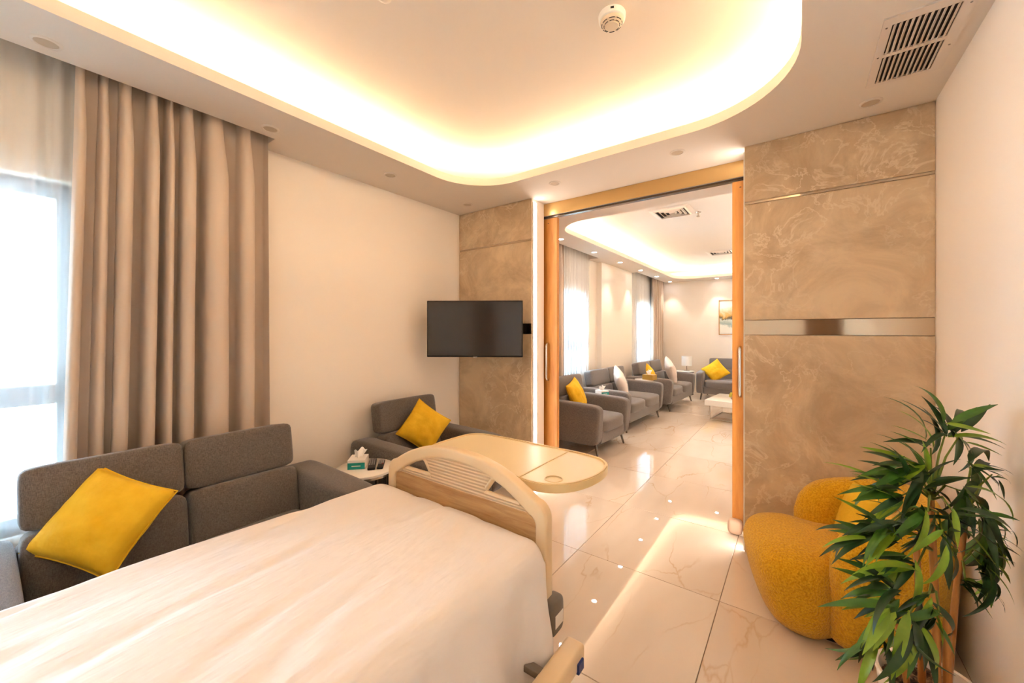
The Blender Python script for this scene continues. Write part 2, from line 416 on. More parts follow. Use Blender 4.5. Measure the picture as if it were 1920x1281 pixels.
ob('handle', tube([(-.17, .04, 1.0), (-.17, .08, 1.0), (-.07, .085, 1.0)], .009, 10), M_CHROME, d3, 50)
for x, nm, lab in ((DX0, 'left', 'white LED light strip in door reveal beside the television'), (DX1, 'right', 'white LED light strip in door reveal beside the yellow armchair')):
    s = 1 if nm == 'left' else -1
    r = tag(empty('led_strip', (x, 2.875, 0)), lab, 'light strip', 'LED strips lining the doorway')
    ob('diffuser', bx(min(0, s * .006), max(0, s * .006), -.026, .026, .006, ZS - .03), M_JAMB, r)
    ob('channel', box(bx(min(0, s * .007), max(0, s * .007), -.03, -.0265, .004, ZS - .028), min(0, s * .007), max(0, s * .007), .0265, .03, .004, ZS - .028), M_WHITE, r)

# ------------------------------------------------------------------ ceiling fittings
def downlight(x, y, on, label, group):
    r = tag(empty('downlight', (x, y, ZS)), label, 'downlight', group)
    ob('trim_ring', lathe([(.034, -.002), (.036, -.006), (.044, -.004), (.046, 0), (.034, 0), (.034, -.002)], 28, cap=False), M_CEIL, r, 50)
    ob('lens', lathe([(.034, -.003), (.034, 0)], 24), M_LENSON if on else M_LENSOFF, r)
    if on:
        l = bpy.data.lights.new('downlight_beam', 'SPOT'); l.energy = SPOT; l.color = (1, .9, .8); l.spot_size = R(75); l.spot_blend = .6; l.shadow_soft_size = .03
        q = bpy.data.objects.new('downlight_beam', l); COL.objects.link(q); q.parent = r; q.location = (0, 0, -.012)
G1 = 'unlit downlights in the soffit of the near room'
for x, y, lab in ((-2.42, .16, 'unlit round downlight above the sheer curtain, nearest the window'), (-2.42, .98, 'unlit round downlight at the end of the curtain pocket'),
                  (-2.42, 1.79, 'unlit round downlight above the plain wall left of the television'), (-2.42, 2.62, 'unlit round downlight in the ceiling corner above the television'),
                  (-1.525, 2.645, 'unlit round downlight above the left end of the doorway'), (-.629, 2.655, 'unlit round downlight above the right end of the doorway'),
                  (.294, 2.655, 'unlit round downlight next to the ceiling return air grille')):
    downlight(x, y, False, lab, G1)
G2 = 'lit downlights in the soffit of the far room'
names = ['first', 'second', 'third', 'fourth', 'fifth', 'sixth']
for k, y in enumerate((4.29, 5.28, 6.31, 7.35, 8.38, 9.42)):
    downlight(-2.39, y, True, '%s lit downlight from the doorway, along the window side of the far room' % names[k], G2)
downlight(-1.42, 9.42, True, 'lit downlight above the far wall, left of the painting', G2)
downlight(-.5, 9.42, True, 'lit downlight above the far wall, right of the painting', G2)
for k, y in enumerate((4.29, 5.28, 6.31, 7.35, 8.38)):
    downlight(.28, y, True, '%s lit downlight from the doorway, along the blind side of the far room' % names[k], G2)

sd = tag(empty('smoke_detector', (-.655, 1.63, ZC)), 'round white smoke detector on the raised ceiling', 'smoke detector')
ob('base', lathe([(.056, 0), (.058, -.004), (.056, -.026), (.05, -.03)], 40), M_WHITE, sd, 40)
ob('sensor_head', lathe([(.05, -.0305), (.049, -.036), (.04, -.045), (.028, -.05), (.0275, -.053)], 40), mat('detector_head', rgb(222, 204, 178), .5), sd, 40)
for (rr, z) in ((.043, -.0435), (.0335, -.0486)):
    for k in range(8):
        a0, a1 = 2 * pi * k / 8 + .1, 2 * pi * (k + 1) / 8 - .12
        ob('vent_slot', tube([(rr * cos(a0 + (a1 - a0) * j / 4), rr * sin(a0 + (a1 - a0) * j / 4), z) for j in range(5)], .0016, 5), M_BLACK, sd)
for k in (-1, 0, .8):
    a = -1.15 + k * .09
    ob('index_mark', shift(bx(-.0022, .0022, -.0022, .0022, -.004, .004), (.0565 * cos(a), .0565 * sin(a), -.013)), M_BLACK, sd)

gr = tag(empty('return_air_grille', (.374, 2.23, ZS)), 'louvred return air grille in the soffit by the right wall', 'air vent')
ob('grille_frame', prism([(-.118, -.255), (.13, -.255), (.13, .25), (-.118, .25)], [[(-.09, -.21), (.09, -.21), (.09, -.012), (-.09, -.012)], [(-.09, .012), (.09, .012), (.09, .222), (-.09, .222)]], -.007, 0, XY), M_VENT, gr)
ob('duct_shade_sheet', bx(-.095, .095, -.215, .226, -.0008, -.0002), M_VENTDARK, gr)  # flat dark sheet on the soffit, painted as the shaded duct opening
sm = None
for (c, h) in ((-.111, .099), (.117, .105)):
    sm = None
    for k in range(11):
        if sm is None:
            b = bmesh.new(); box(b, -.0062, .0062, -h, h, -.0012, .0004)
            bmesh.ops.rotate(b, verts=b.verts, cent=(0, 0, 0), matrix=Matrix.Rotation(R(-40), 3, 'Y'))
            sm = o = ob('slat', b, M_VENT, gr)
        else:
            o = sm.copy(); COL.objects.link(o); o.parent = gr
        o.location = (-.0815 + k * .0163, c, -.0062)
for x, y in ((-.105, -.2), (-.105, .0), (.112, -.19), (.112, .06)):
    ob('screw', shift(lathe([(.004, 0), (.003, -.002)], 8), (x, y, -.007)), M_GREYPL, gr)

sp = tag(empty('ceiling_sprinkler', (-1.378, .99, ZC)), 'small pale sprinkler cover on the near raised ceiling', 'sprinkler')
ob('cover_plate', lathe([(.028, 0), (.028, -.004), (.016, -.012), (.01, -.016)], 24), M_VENT, sp, 40)
sp = tag(empty('ceiling_sprinkler', (-.93, 4.9, ZC)), 'small metal sprinkler head beside the far room ceiling diffuser', 'sprinkler')
ob('escutcheon', lathe([(.035, 0), (.03, -.008), (.012, -.012)], 20), M_CHROME, sp, 40)
ob('stem', lathe([(.009, -.012), (.009, -.045)], 10), M_CHROME, sp)
ob('deflector', lathe([(.024, -.05), (.02, -.054), (.006, -.045)], 14), M_CHROME, sp, 40)
def diffuser(x, y, s, lab):
    r = tag(empty('ceiling_diffuser', (x, y, ZC)), lab, 'air vent', 'square ceiling diffusers of the far room')
    ob('back_plate', bx(-s * .8, s * .8, -s * .8, s * .8, -.002, -.001), M_VENTDARK, r)  # dark plate, shade of the gaps between louvres put into its colour
    for k in range(5):
        q = s * (1 - .2 * k); i = q - s * (.2 if k == 0 else .07)
        b = bmesh.new(); z0 = -.006; z1 = -.012 - .004 * k * 0
        lo = [[b.verts.new((sx * w, sy * w, z)) for sx, sy in ((-1, -1), (1, -1), (1, 1), (-1, 1))] for w, z in ((q, -.004), (i, -.022 if k else -.012), (i - .004, -.020 if k else -.01), (q - .01, -.003))]
        for A, B in zip(lo, lo[1:] + lo[:1]):
            for j in range(4): b.faces.new((A[j], A[(j + 1) % 4], B[(j + 1) % 4], B[j]))
        bmesh.ops.recalc_face_normals(b, faces=b.faces)
        ob('louvre_frame' if k else 'outer_frame', b, M_VENT, r)
diffuser(-1.17, 4.73, .22, 'square louvred ceiling diffuser nearer the doorway in the far room')
diffuser(-1.08, 7.6, .22, 'square louvred ceiling diffuser farther from the doorway in the far room')

# ------------------------------------------------------------------ curtains
def spline(P, n):
    out = []
    for i in range(len(P) - 1):
        a, b, c, d = P[max(0, i - 1)], P[i], P[i + 1], P[min(len(P) - 1, i + 2)]
        for k in range(n):
            t = k / n; t2, t3 = t * t, t * t * t
            out.append(tuple(.5 * (2 * b[q] + (c[q] - a[q]) * t + (2 * a[q] - 5 * b[q] + 4 * c[q] - d[q]) * t2 + (3 * b[q] - a[q] - 3 * c[q] + d[q]) * t3) for q in (0, 1)))
    return out + [P[-1]]
def curtain(name, y0, y1, x, amp, folds, mt, label, seed=1, flare0=0, flare1=0, z0=.015, z1=ZS + .13, group=None, heavy=True, shy=-9):
    rnd = random.Random(seed); b = bmesh.new(); zs = [z0, .3, .6, .9, 1.2, 1.5, 1.8, 2.0, 2.15, 2.25, 2.32, 2.38, 2.43, 2.48, 2.52, 2.56, 2.6, z1]
    cut = [0]
    for k in range(folds): cut.append(cut[-1] + rnd.uniform(.5, 1.6))
    cut = [c / cut[-1] for c in cut]
    fo = [(rnd.uniform(.75, 1.15), rnd.uniform(.48, .66), rnd.uniform(-.09, .09), rnd.uniform(.55, 1.0), rnd.uniform(-.5, .7)) for _ in range(folds)]
    rows = []
    for z in zs:
        t = (z - z0) / (z1 - z0); P = []
        top = min(1, max(0, (z - 2.2) / .36)); top = top * top * (3 - 2 * top)
        ya = y0 - flare0 * (1 - t); yb = y1 + flare1 * (1 - t)
        for k in range(folds):
            A, wf, sk, dp, dr = fo[k]; a = amp * A * (1 - .3 * top); w = cut[k + 1] - cut[k]; c = cut[k] + sk * w * (1 - t) * 1.4
            wf = wf * (1 - .25 * top) + .06 * dr * (1 - t)
            V = dp * (.7 + .3 * (1 - t)) * (.45 if heavy and y0 + cut[k] * (y1 - y0) < shy else 1)
            if heavy:
                pts = ((.02, .6), (wf * .3, 1.0), (wf * .75, .95), (wf, .5), (wf + .012, -.1), (wf + .03, -.7 * V - .1), (wf + (1 - wf) * .5, -V), (.95, -.75 * V), (.985, -.2))
            else:
                pts = ((.0, .2), (.2, .9), (.38, .7), (.55, -.3), (.72, -.9), (.9, -.5))
            for (u, d) in pts: P.append((c + u * w, d * a))
        P.append((1.0, .4 * amp))
        rows.append([b.verts.new((x + d + .003 * noise.noise((q * 11, z * 1.6, seed)) + top * .004 * noise.noise((q * 60, z * 20, seed)), ya + (yb - ya) * q, z)) for q, d in spline(P, 3 if heavy else 4)])
    for A, B in zip(rows, rows[1:]):
        for i in range(len(A) - 1): b.faces.new((A[i], A[i + 1], B[i + 1], B[i]))
    root = empty(name, (0, 0, 0)); tag(root, label, 'curtain', group)
    o = ob('cloth', b, mt, root, 180)
    tp = ob('heading_tape', bx(x - .004, x + .004, y0, y1, z1 - .005, z1 + .02), M_WHITE if mt is M_SHEER else mt, root)
    return root
curtain('blackout_curtain', .255, 1.035, -2.618, .076, 8, M_CURT, 'heavy taupe curtain drawn aside behind the near grey sofa', 4, .06, .015, shy=.36)
curtain('sheer_curtain', -1.25, .33, -2.688, .02, 20, M_SHEER, 'white sheer curtain across the near window behind the sofa', 2, .0, -.03, heavy=False)
curtain('blackout_curtain', 3.6, 4.72, -2.60, .045, 10, M_CURT, 'heavy taupe curtain in the far room right behind the door jamb', 5, .02, .02)
curtain('sheer_curtain', 4.5, 5.74, -2.688, .02, 15, M_SHEER, 'white sheer curtain over the first window of the far room', 6, 0, -.02, heavy=False)
curtain('sheer_curtain', 7.62, 9.05, -2.688, .02, 15, M_SHEER, 'white sheer curtain over the last window of the far room', 8, 0, 0, heavy=False)
curtain('blackout_curtain', 8.76, 9.62, -2.60, .045, 9, M_CURT, 'heavy taupe curtain in the far corner of the far room', 9, .0, .0)

# ------------------------------------------------------------------ sofas
def sofa(name, w, n, loc, rz, mt, label, cat, arm=.15, depth=.84, hr=True, ah=.585, group=None, rake=.16, top=.85):
    """local frame: back at x = 0, front at x = depth, width along y, floor at z = 0"""
    r = tag(empty(name, loc, rz), label, cat, group)
    iw = w - 2 * arm; h = w / 2; SEATZ = ah - .165
    ob('base', rbox(.05, depth - .035, -iw / 2 - .01, iw / 2 + .01, .13, .275, .02), mt, r, 40, True)
    for s in (-1, 1):
        b = superbox(depth / 2, arm / 2, (ah - .125) / 2, 9, 12, (0, .06, .02))
        for v in b.verts:                                     # front of the arm falls away a little towards the floor
            t = (v.co.z / ((ah - .125) / 2) + 1) / 2
            if v.co.x > 0: v.co.x -= .03 * (1 - t)
            if t > .5: v.co.z -= .012 * (v.co.x / depth + .5)
        ob('arm', shift(b, (depth / 2, s * (h - arm / 2), (ah + .125) / 2)), mt, r, 180)
    ob('back_frame', rbox(.0, .12, -iw / 2 - .005, iw / 2 + .005, .14, .54, .03), mt, r, 40, True)
    cw = iw / n
    for k in range(n):
        yc = -iw / 2 + cw * (k + .5)
        b = superbox((depth - .24) / 2, cw / 2 - .003, .08, 7, 12, (.03, 0, .14))
        o = ob('seat_cushion', shift(b, ((depth - .24) / 2 + .225, yc, SEATZ - .09)), mt, r, 180)
        # lower back cushion leans back, headrest sits on it
        def lean(bm, a, piv):
            bmesh.ops.rotate(bm, verts=bm.verts, cent=piv, matrix=Matrix.Rotation(-a, 3, 'Y')); return bm
        b = shift(superbox(.075, cw / 2 - .003, .15, 10, 12, (.2, 0, 0)), (.215, yc, top - .375))
        ob('backrest', lean(b, rake, (.2, yc, .42)), mt, r, 180)
        b = shift(superbox(.068, cw / 2 + (.012 if n == 1 else -.002), .118, 10, 12, (.1, 0, 0)), (.18, yc, top - .112))
        o = ob('headrest', lean(b, rake * 1.1, (.17, yc, .5)), mt, r, 180)
    for sx in (.09, depth - .1):
        for s in (-1, 1):
            q = 1 if sx > .3 else -1
            ob('leg', tube([(sx, s * (h - .1), .14), (sx + q * .035, s * (h - .085), .004)], [.017, .011], 12), M_DARKLEG, r, 40)
    return r
sofa('loveseat', 1.36, 2, (-2.525, .575, 0), 0, M_GREY, 'dark grey two seat sofa below the near window, beside the bed', 'sofa', arm=.19, depth=.78)
sofa('armchair', .83, 1, (-2.70, 2.04, 0), 0, M_GREY, 'dark grey armchair in the corner under the television', 'armchair', arm=.15, depth=.86, top=.84)
GS = 'grey seats along the window wall of the far room'
sofa('armchair', .84, 1, (-2.515, 4.42, 0), R(-4), M_GREY2, 'grey armchair just beyond the doorway holding one yellow cushion', 'armchair', group=GS, depth=.82, ah=.575, arm=.13, top=.82)
sofa('loveseat', 1.44, 2, (-2.60, 5.87, 0), R(-3), M_GREY2, 'grey two seat sofa holding a single pale cushion', 'sofa', group=GS, depth=.82, ah=.575, arm=.13, top=.80)
sofa('loveseat', 1.5, 2, (-2.52, 7.72, 0), R(-3), M_GREY2, 'grey two seat sofa holding a yellow and a pale cushion', 'sofa', group=GS, depth=.84, ah=.575, arm=.13, top=.80)
sofa('loveseat', 1.5, 2, (-.93, 9.42, 0), R(-90), M_GREY2, 'grey sofa against the far wall below the painting', 'sofa', group=GS, depth=.86, ah=.58, arm=.14, top=.81)

# ------------------------------------------------------------------ cushions
def cushion(loc, rot, s, th, mt, label, seed=1, group=None):
    b = bmesh.new(); N = 22; V = {}
    for side in (1, -1):
        for i in range(N + 1):
            for j in range(N + 1):
                u, v = 2 * i / N - 1, 2 * j / N - 1
                edge = i in (0, N) or j in (0, N)
                if edge and side == -1: V[(i, j, -1)] = V[(i, j, 1)]; continue
                t = ((1 - u * u) * (1 - v * v)) ** .42
                k = .075
                x = u * (1 - k * (1 - v * v)) * s; y = v * (1 - k * (1 - u * u)) * s
                wr = .012 * noise.noise((u * 2.2 + seed, v * 2.2, seed * 1.7 + side)) + .007 * noise.noise((u * 5, v * 5, seed + side * 3))
                V[(i, j, side)] = b.verts.new((x, y, side * (t * th + wr * t)))
        for i in range(N):
            for j in range(N):
                q = [V[(i, j, side)], V[(i + 1, j, side)], V[(i + 1, j + 1, side)], V[(i, j + 1, side)]]
                b.faces.new(q if side == 1 else q[::-1])
    r = empty('cushion', loc); r.rotation_euler = rot; tag(r, label, 'cushion', group)
    ob('cover', b, mt, r, 180)
    k = .075; pts = []
    for (a, bb) in (((-1, -1), (1, -1)), ((1, -1), (1, 1)), ((1, 1), (-1, 1)), ((-1, 1), (-1, -1))):
        for q in range(10):
            u = a[0] + (bb[0] - a[0]) * q / 10; v = a[1] + (bb[1] - a[1]) * q / 10
            pts.append((u * (1 - k * (1 - v * v)) * s, v * (1 - k * (1 - u * u)) * s, 0))
    ob('seam', tube(pts, .0035, 6, closed=True), mt, r, 60)
    return r
def aim(nx, ny, nz, roll):
    """rotation with local z along the given direction, rolled in its plane"""
    n = Vector((nx, ny, nz)).normalized(); up = Vector((0, 0, 1)); x = up.cross(n).normalized(); y = n.cross(x)
    m = Matrix((x, y, n)).transposed(); return (m @ Matrix.Rotation(R(roll), 3, 'Z')).to_euler()
GC = 'loose cushions on the seats'
cushion((-2.20, .292, .64), aim(.72, -.54, .6, 66), .166, .085, M_YEL, 'large mustard yellow cushion on the sofa beside the bed', 1, GC)
cushion((-2.33, 2.035, .645), aim(.9, -.42, .22, 52), .155, .075, M_YEL, 'mustard yellow cushion in the corner armchair under the television', 2, GC)
cushion((-2.2, 4.35, .60), aim(.85, .1, .35, 12), .185, .075, M_YEL, 'mustard yellow cushion in the armchair just beyond the doorway', 3, GC)
cushion((-2.18, 5.78, .61), aim(.8, .3, .3, 25), .205, .085, M_PINK, 'pale cream cushion alone on the middle grey sofa', 4, GC)
cushion((-2.12, 7.12, .58), aim(.8, .3, .3, 28), .18, .075, M_YEL, 'mustard yellow cushion on the sofa nearest the far corner', 5, GC)
cushion((-2.0, 7.95, .62), aim(.8, .3, .25, 25), .22, .09, M_PINK, 'pale cream cushion on the sofa nearest the far corner', 6, GC)
cushion((-1.36, 8.86, .58), aim(.15, -.9, .42, 38), .19, .08, M_YEL, 'mustard yellow cushion on the far sofa below the painting', 7, GC)

# ------------------------------------------------------------------ hospital bed
BX0, BX1, BYF = -1.692, -.748, 1.26
bc = (BX0 + BX1) / 2
bed = tag(empty('hospital_bed', (bc, .2, 0)), 'adjustable hospital bed with cream arched wooden footboard', 'bed')
def arch(w, base, sh, top, rc, n=26):
    """outline of the bed end: straight sides, rounded shoulders, shallow arch"""
    p = [(-w, base)]
    ys = lambda x: sh + (top - sh) * (1 - (abs(x) / w) ** 2.35) 
    cut = w - rc
    zs_ = ys(cut)
    zc = zs_ - rc * 1.25
    p.append((-w, zc))
    for k in range(1, 8):
        a = pi / 2 * k / 8; p.append((-w + rc * (1 - cos(a)), zc + (zs_ - zc) * sin(a)))
    for k in range(n + 1):
        x = -cut + 2 * cut * k / n; p.append((x, ys(x)))
    for k in range(7, 0, -1):
        a = pi / 2 * k / 8; p.append((w - rc * (1 - cos(a)), zc + (zs_ - zc) * sin(a)))
    p += [(w, zc), (w, base)]
    return p
hw = (BX1 - BX0) / 2
FBZ = .30
def bed_end(yc, flip=1):
    out = arch(hw, FBZ, .70, .858, .055); inn = arch(hw - .052, FBZ + .05, .655, .808, .03)
    b = prism(out, [inn], -.024, .024, XZ)
    sharp = [e for e in b.edges if len(e.link_faces) == 2 and e.calc_face_angle(0) > R(50)]
    bmesh.ops.bevel(b, geom=sharp, offset=.011, segments=3, profile=.5, affect='EDGES')
    f = ob('footboard' if flip > 0 else 'headboard', b, M_CREAM, bed, 45)
    f.location = (0, yc - .2, 0)
    wz = .682
    ob('wood_panel', rbox(-hw + .045, hw - .045, -.012, .012, FBZ + .04, wz, .002, 1), M_BEDWOOD, f)
    up = [(x, z) for x, z in arch(hw - .046, FBZ, .66, .815, .03) if z > wz + .002]
    up = [(-hw + .046, wz + .001)] + up + [(hw - .046, wz + .001)]
    hole = [(.165, .708), (.172, .728), (.205, .772), (.222, .778), (.33, .742), (.352, .722), (.345, .706)]
    ob('ribbed_panel', prism(up, [hole, [(-x, z) for x, z in hole[::-1]]], -.012, .012, XZ), M_RIB, f)
    for s in (-1, 1):
        cx = sum(x for x, z in hole) / 7; cz = sum(z for x, z in hole) / 7
        ring = [(s * (cx + (x - cx) * 1.0), z) for x, z in hole]
        ob('handle_rim', tube([(x, -.006, z) for x, z in ring], .011, 6, closed=True), M_CREAM, f, 60)
    return f
bed_end(BYF); bed_end(-.93, -1)
ob('base_frame', rbox(-.42, .42, -1.08, 1.0, .30, .36, .01), M_CREAM, bed)
ob('mattress_deck', rbox(-.44, .44, -1.1, 1.02, .38, .44, .01), M_GREYPL, bed)
ob('mattress', rbox(-.44, .44, -1.1, .99, .44, .585, .05, 4), M_SHEET, bed, 60)
ob('under_frame', rbox(-.3, .3, -.9, .8, .16, .22, .01), M_CREAM, bed)
for y in (-.75, .65):
    for s in (-1, 1):
        ob('lift_arm', tube([(s * .25, y, .22), (s * .25, y + .12, .30)], .02, 8), M_GREYPL, bed)
        c = ob('castor_fork', shift(rbox(-.02, .02, -.03, .03, .1, .17, .01), (s * .3, y * 1.12, 0)), M_GREYPL, bed)
        ob('castor_wheel', tube([(s * .3 - .018, y * 1.12, .063), (s * .3 + .018, y * 1.12, .063)], .063, 20), M_BLACKSOFT, c, 40)
# corner bumpers at the foot
for s in (-1, 1):
    c = ob('corner_bumper', shift(superbox(.028, .045, .066, 5, 8), (s * (hw + .006), BYF - .2 + .01, .325)), M_GREYPL, bed, 180)
    ob('rating_label', shift(bx(-.0008, .0008, -.028, .028, -.026, .02), (s * (hw + .0345), BYF - .2 + .01, .32)), M_CARD, c)
# folded-down side rails
for s in (1, -1):
    X = s * (hw + .125) if s > 0 else s * (hw - .03)
    rl = ob('side_rail', rbox(X - .035, X + .035, .12, 1.03, .245, .315, .014, 3), M_CREAM, bed, 40)
    ob('rail_bar', tube([(X, .16, .165), (X, .98, .165)], .014, 10), M_CREAM, rl, 50)
    for y in (.2, .58, .95):
        ob('rail_post', tube([(X, y, .26), (X, y, .13)], .014, 10), M_CREAM, rl, 50)
    ob('release_clip', shift(rbox(-.006, .006, -.02, .02, -.018, .018, .004), (X + .036, .985, .265)), mat('blue_plastic', rgb(30, 50, 110), .4), rl)
    for y in (.3, .85): ob('rail_bracket', rbox(min(X, s * .42), max(X, s * .42), y - .015, y + .015, .285, .31, .004), M_GREYPL, rl)

# the sheet: draped over the mattress, hanging on both sides and at the foot
def sheet():
    b = bmesh.new(); NX, NY = 90, 130
    Lx, Rx, y0, y1 = -1.655, -.795, -.9, 1.158; rad = .075; zt = .652
    hemL, hemR, hemF = .30, .43, .16
    def section(s, w, hem0, hem1):
        """arc length s over a flat top of width w with rounded edges; returns offset along and drop, and how far down the side"""
        q = rad * pi / 2
        if s < 0: s = -s; t = -1
        elif s > w: s = s - w; t = 1
        else: return s, 0, 0
        if s < q: a = s / rad; return (0 if t < 0 else w) + t * rad * sin(a), rad * (1 - cos(a)), s
        return (0 if t < 0 else w) + t * rad, rad + (s - q), s
    w = Rx - Lx; l = y1 - y0
    grid = []
    for j in range(NY + 1):
        row = []
        sy = -.03 + (l + .03 + hemF) * j / NY
        for i in range(NX + 1):
            f = i / NX
            sx = -hemL + (w + hemL + hemR) * f
            ox, dx, kx = section(sx, w, 0, 0); oy, dy, ky = section(max(0, sy), l, 0, 0)
            if sy < 0: oy = sy
            x = Lx + ox; y = y0 + oy; z = zt - max(dx, dy) - .15 * min(dx, dy)
            # soften the foot corners in plan
            if kx > 0 and ky > 0:
                c = min(kx, ky, .09); x -= (1 if sx > 0 else -1) * c * .30; y -= c * .32
            top = 1 if (kx == 0 and ky == 0) else .45
            z -= .028 * min(1, max(0, (y - .25) / .9)) ** 1.5
            # crown, creases and folds
            u = (x - Lx) / w; v_ = (y - y0) / l
            z += top * .012 * sin(pi * min(1, max(0, u)))
            d1 = noise.noise((x * 2.2 + y * .6, y * .9 - x * .8, 1.3)); d2 = noise.noise((x * 6.5 + y * 1.6, y * 1.6 - x * 2.2, 4.1))
            cr = abs(noise.noise((x * 4.2 + y * 1.2, y * 1.0 - x * 1.4, 8.2)))
            z += top * (.012 * d1 + .008 * d2 - .022 * max(0, .22 - cr) / .22 * (.5 + .5 * noise.noise((x * 3, y * 3, 2))))
            if kx > .1 and sx > 0:
                dn = min(1, (kx - .1) / .25)
                x += dn * (.03 * sin(y * 19 + 1.5 * sin(y * 5)) + .022) + .012 * noise.noise((y * 8, z * 5, 3))
                z += dn * .012 * noise.noise((y * 4, 1, 5))
            if kx > .1 and sx < 0: x -= .012 * sin(y * 15) * min(1, (kx - .1) / .2)
            row.append(b.verts.new((x, y, z)))
        grid.append(row)
    for A, B in zip(grid, grid[1:]):
        for i in range(NX): b.faces.new((A[i], A[i + 1], B[i + 1], B[i]))
    o = ob('bed_sheet', b, M_SHEET, None, 180)
    sd_ = o.modifiers.new('thickness', 'SOLIDIFY'); sd_.thickness = .004; sd_.offset = 1
    tag(o, 'white cotton sheet spread over the hospital bed', 'bed sheet')
sheet()

# ------------------------------------------------------------------ overbed table
ot = tag(empty('overbed_table', (-1.14, 1.54, 0)), 'cream overbed table with rounded tray behind the footboard', 'table')
TZ = .775
tr_out = [(-.435, .15), (-.40, .205), (-.34, .232), (.10, .235), (.30, .232), (.40, .205), (.455, .135), (.468, .02), (.445, -.11), (.385, -.2), (.29, -.238), (.2, -.225), (.06, -.195), (-.30, -.195), (-.40, -.17), (-.44, -.1)]
def smooth_loop(p, it=3):
    for _ in range(it):
        q = []
        for i in range(len(p)):
            a, b_ = p[i], p[(i + 1) % len(p)]
            q += [(a[0] * .75 + b_[0] * .25, a[1] * .75 + b_[1] * .25), (a[0] * .25 + b_[0] * .75, a[1] * .25 + b_[1] * .75)]
        p = q
    return p
to = smooth_loop(tr_out, 2)
ti = [(x * (1 - .014 / .45), y * (1 - .014 / .23)) for x, y in to]
b = prism(to, [ti], TZ - .032, TZ + .006, XY)
sh = [e for e in b.edges if len(e.link_faces) == 2 and e.calc_face_angle(0) > R(50)]
bmesh.ops.bevel(b, geom=sh, offset=.0035, segments=2, affect='EDGES')
ob('tray_rim', b, M_TRAYRIM, ot, 45)
cup = [(.33 + .036 * cos(2 * pi * k / 24), -.145 + .036 * sin(2 * pi * k / 24)) for k in range(24)]
ob('tray_top', prism(ti, [cup], TZ - .02, TZ, XY), M_TRAY, ot)
ob('cup_recess', shift(lathe([(.036, 0), (.036, .002), (.033, .003), (.033, .001)], 24, cap=True), (.33, -.145, TZ - .0055)), M_TRAY, ot)
ob('cup_ring', shift(tube([(.036 * cos(2 * pi * k / 24), .036 * sin(2 * pi * k / 24), 0) for k in range(24)], .0022, 6, closed=True), (.33, -.145, TZ)), M_TRAYRIM, ot, 60)
ob('divider_ridge', rbox(.2, .207, -.21, .222, TZ, TZ + .004, .0015, 1), M_TRAYRIM, ot)
ob('underframe', rbox(-.3, .25, -.05, .05, TZ - .06, TZ - .033, .006), M_GREYPL, ot)
ob('column', rbox(-.36, -.30, -.03, .03, .08, TZ - .034, .008), M_CREAM, ot)
ob('base_foot', box(box(bx(-.38, .06, -.02, .02, .05, .085), -.38, -.34, -.17, .17, .05, .085), .02, .06, -.17, .17, .05, .085), M_CREAM, ot)
for x in (-.36, .04):
    for y in (-.15, .15): ob('castor', tube([(x - .012, y, .026), (x + .012, y, .026)], .026, 14), M_BLACKSOFT, ot, 40)

# ------------------------------------------------------------------ round side table and what is on it
def round_table(loc, r, h, label, group=None):
    t = tag(empty('side_table', loc), label, 'side table', group)
    ob('table_top', lathe([(r - .01, h - .022), (r, h - .016), (r, h - .004), (r - .006, h)], 48), M_TABLE, t, 40)
    ob('apron_ring', lathe([(r - .012, h - .034), (r - .012, h - .0225)], 40), M_CHROME, t, 40)
    ob('base_ring', tube([((r - .03) * cos(2 * pi * k / 32), (r - .03) * sin(2 * pi * k / 32), .008) for k in range(32)], .008, 8, closed=True), M_DARKLEG, t, 60)
    for k in range(12):
        a = 2 * pi * k / 12
        ob('rod', tube([((r - .03) * cos(a), (r - .03) * sin(a), .008), ((r - .03) * cos(a), (r - .03) * sin(a), h - .034)], .005, 8), M_DARKLEG, t, 60)
    return t
TBZ = .525
round_table((-2.205, 1.442, 0), .18, TBZ, 'round white side table between the near sofa and the corner armchair')
def tissue_box(loc, rz, card, front, label, s=1.0, group=None):
    t = tag(empty('tissue_box', loc, rz), label, 'tissue box', group)
    a, d, h = .052 * s, .062 * s, .058 * s
    ob('carton', rbox(-a, a, -d, d, 0, h, .0015, 1), card, t)
    if front:
        ob('printed_front', bx(-a + .001, a - .001, -d - .0012, -d - .0002, .002, h - .016 * s), front, t)
        ob('printed_text', bx(-a * .52, a * .5, -d - .0018, -d - .0012, h * .34, h * .42), M_CARD, t)
    b = bmesh.new(); rows = []
    for j in range(7):
        v = j / 6; row = []
        for i in range(13):
            u = i / 12; wv = .014 * s * sin(u * 9 + v * 2)
            row.append(b.verts.new(((u - .5) * (.04 + .045 * v) * s + .012 * v * s, wv + .012 * s * v, h + v * .055 * s * (1 - .55 * abs(u - .62)) + .006 * sin(u * 14) * v)))
        rows.append(row)
    for A, B in zip(rows, rows[1:]):
        for i in range(12): b.faces.new((A[i], A[i + 1], B[i + 1], B[i]))
    q = ob('tissue', b, M_TISSUE, t, 180); q.modifiers.new('t', 'SOLIDIFY').thickness = .0015
    return t
tissue_box((-2.253, 1.425, TBZ), R(46), M_CARD, M_TEAL, 'teal and white tissue box on the round table beside two remotes')
def remote(loc, rz, l, w, label, red):
    t = tag(empty('remote_control', loc, rz), label, 'remote', 'remote controls on the round table')
    b = rbox(-w, w, -l, l, 0, .017, .006, 3); ob('body', b, M_BLACK, t, 50)
    for i in range(3):
        for j in range(7 if not red else 6):
            ob('button', shift(bx(-.0042, .0042, -.0038, .0038, .0168, .0188), ((i - 1) * w * .58, l * .78 - j * l * .19, 0)), M_RED if red and (i, j) == (2, 5) else M_BTN, t)
    return t
remote((-2.196, 1.487, TBZ), R(52), .095, .023, 'long black remote control next to the tissue box', False)
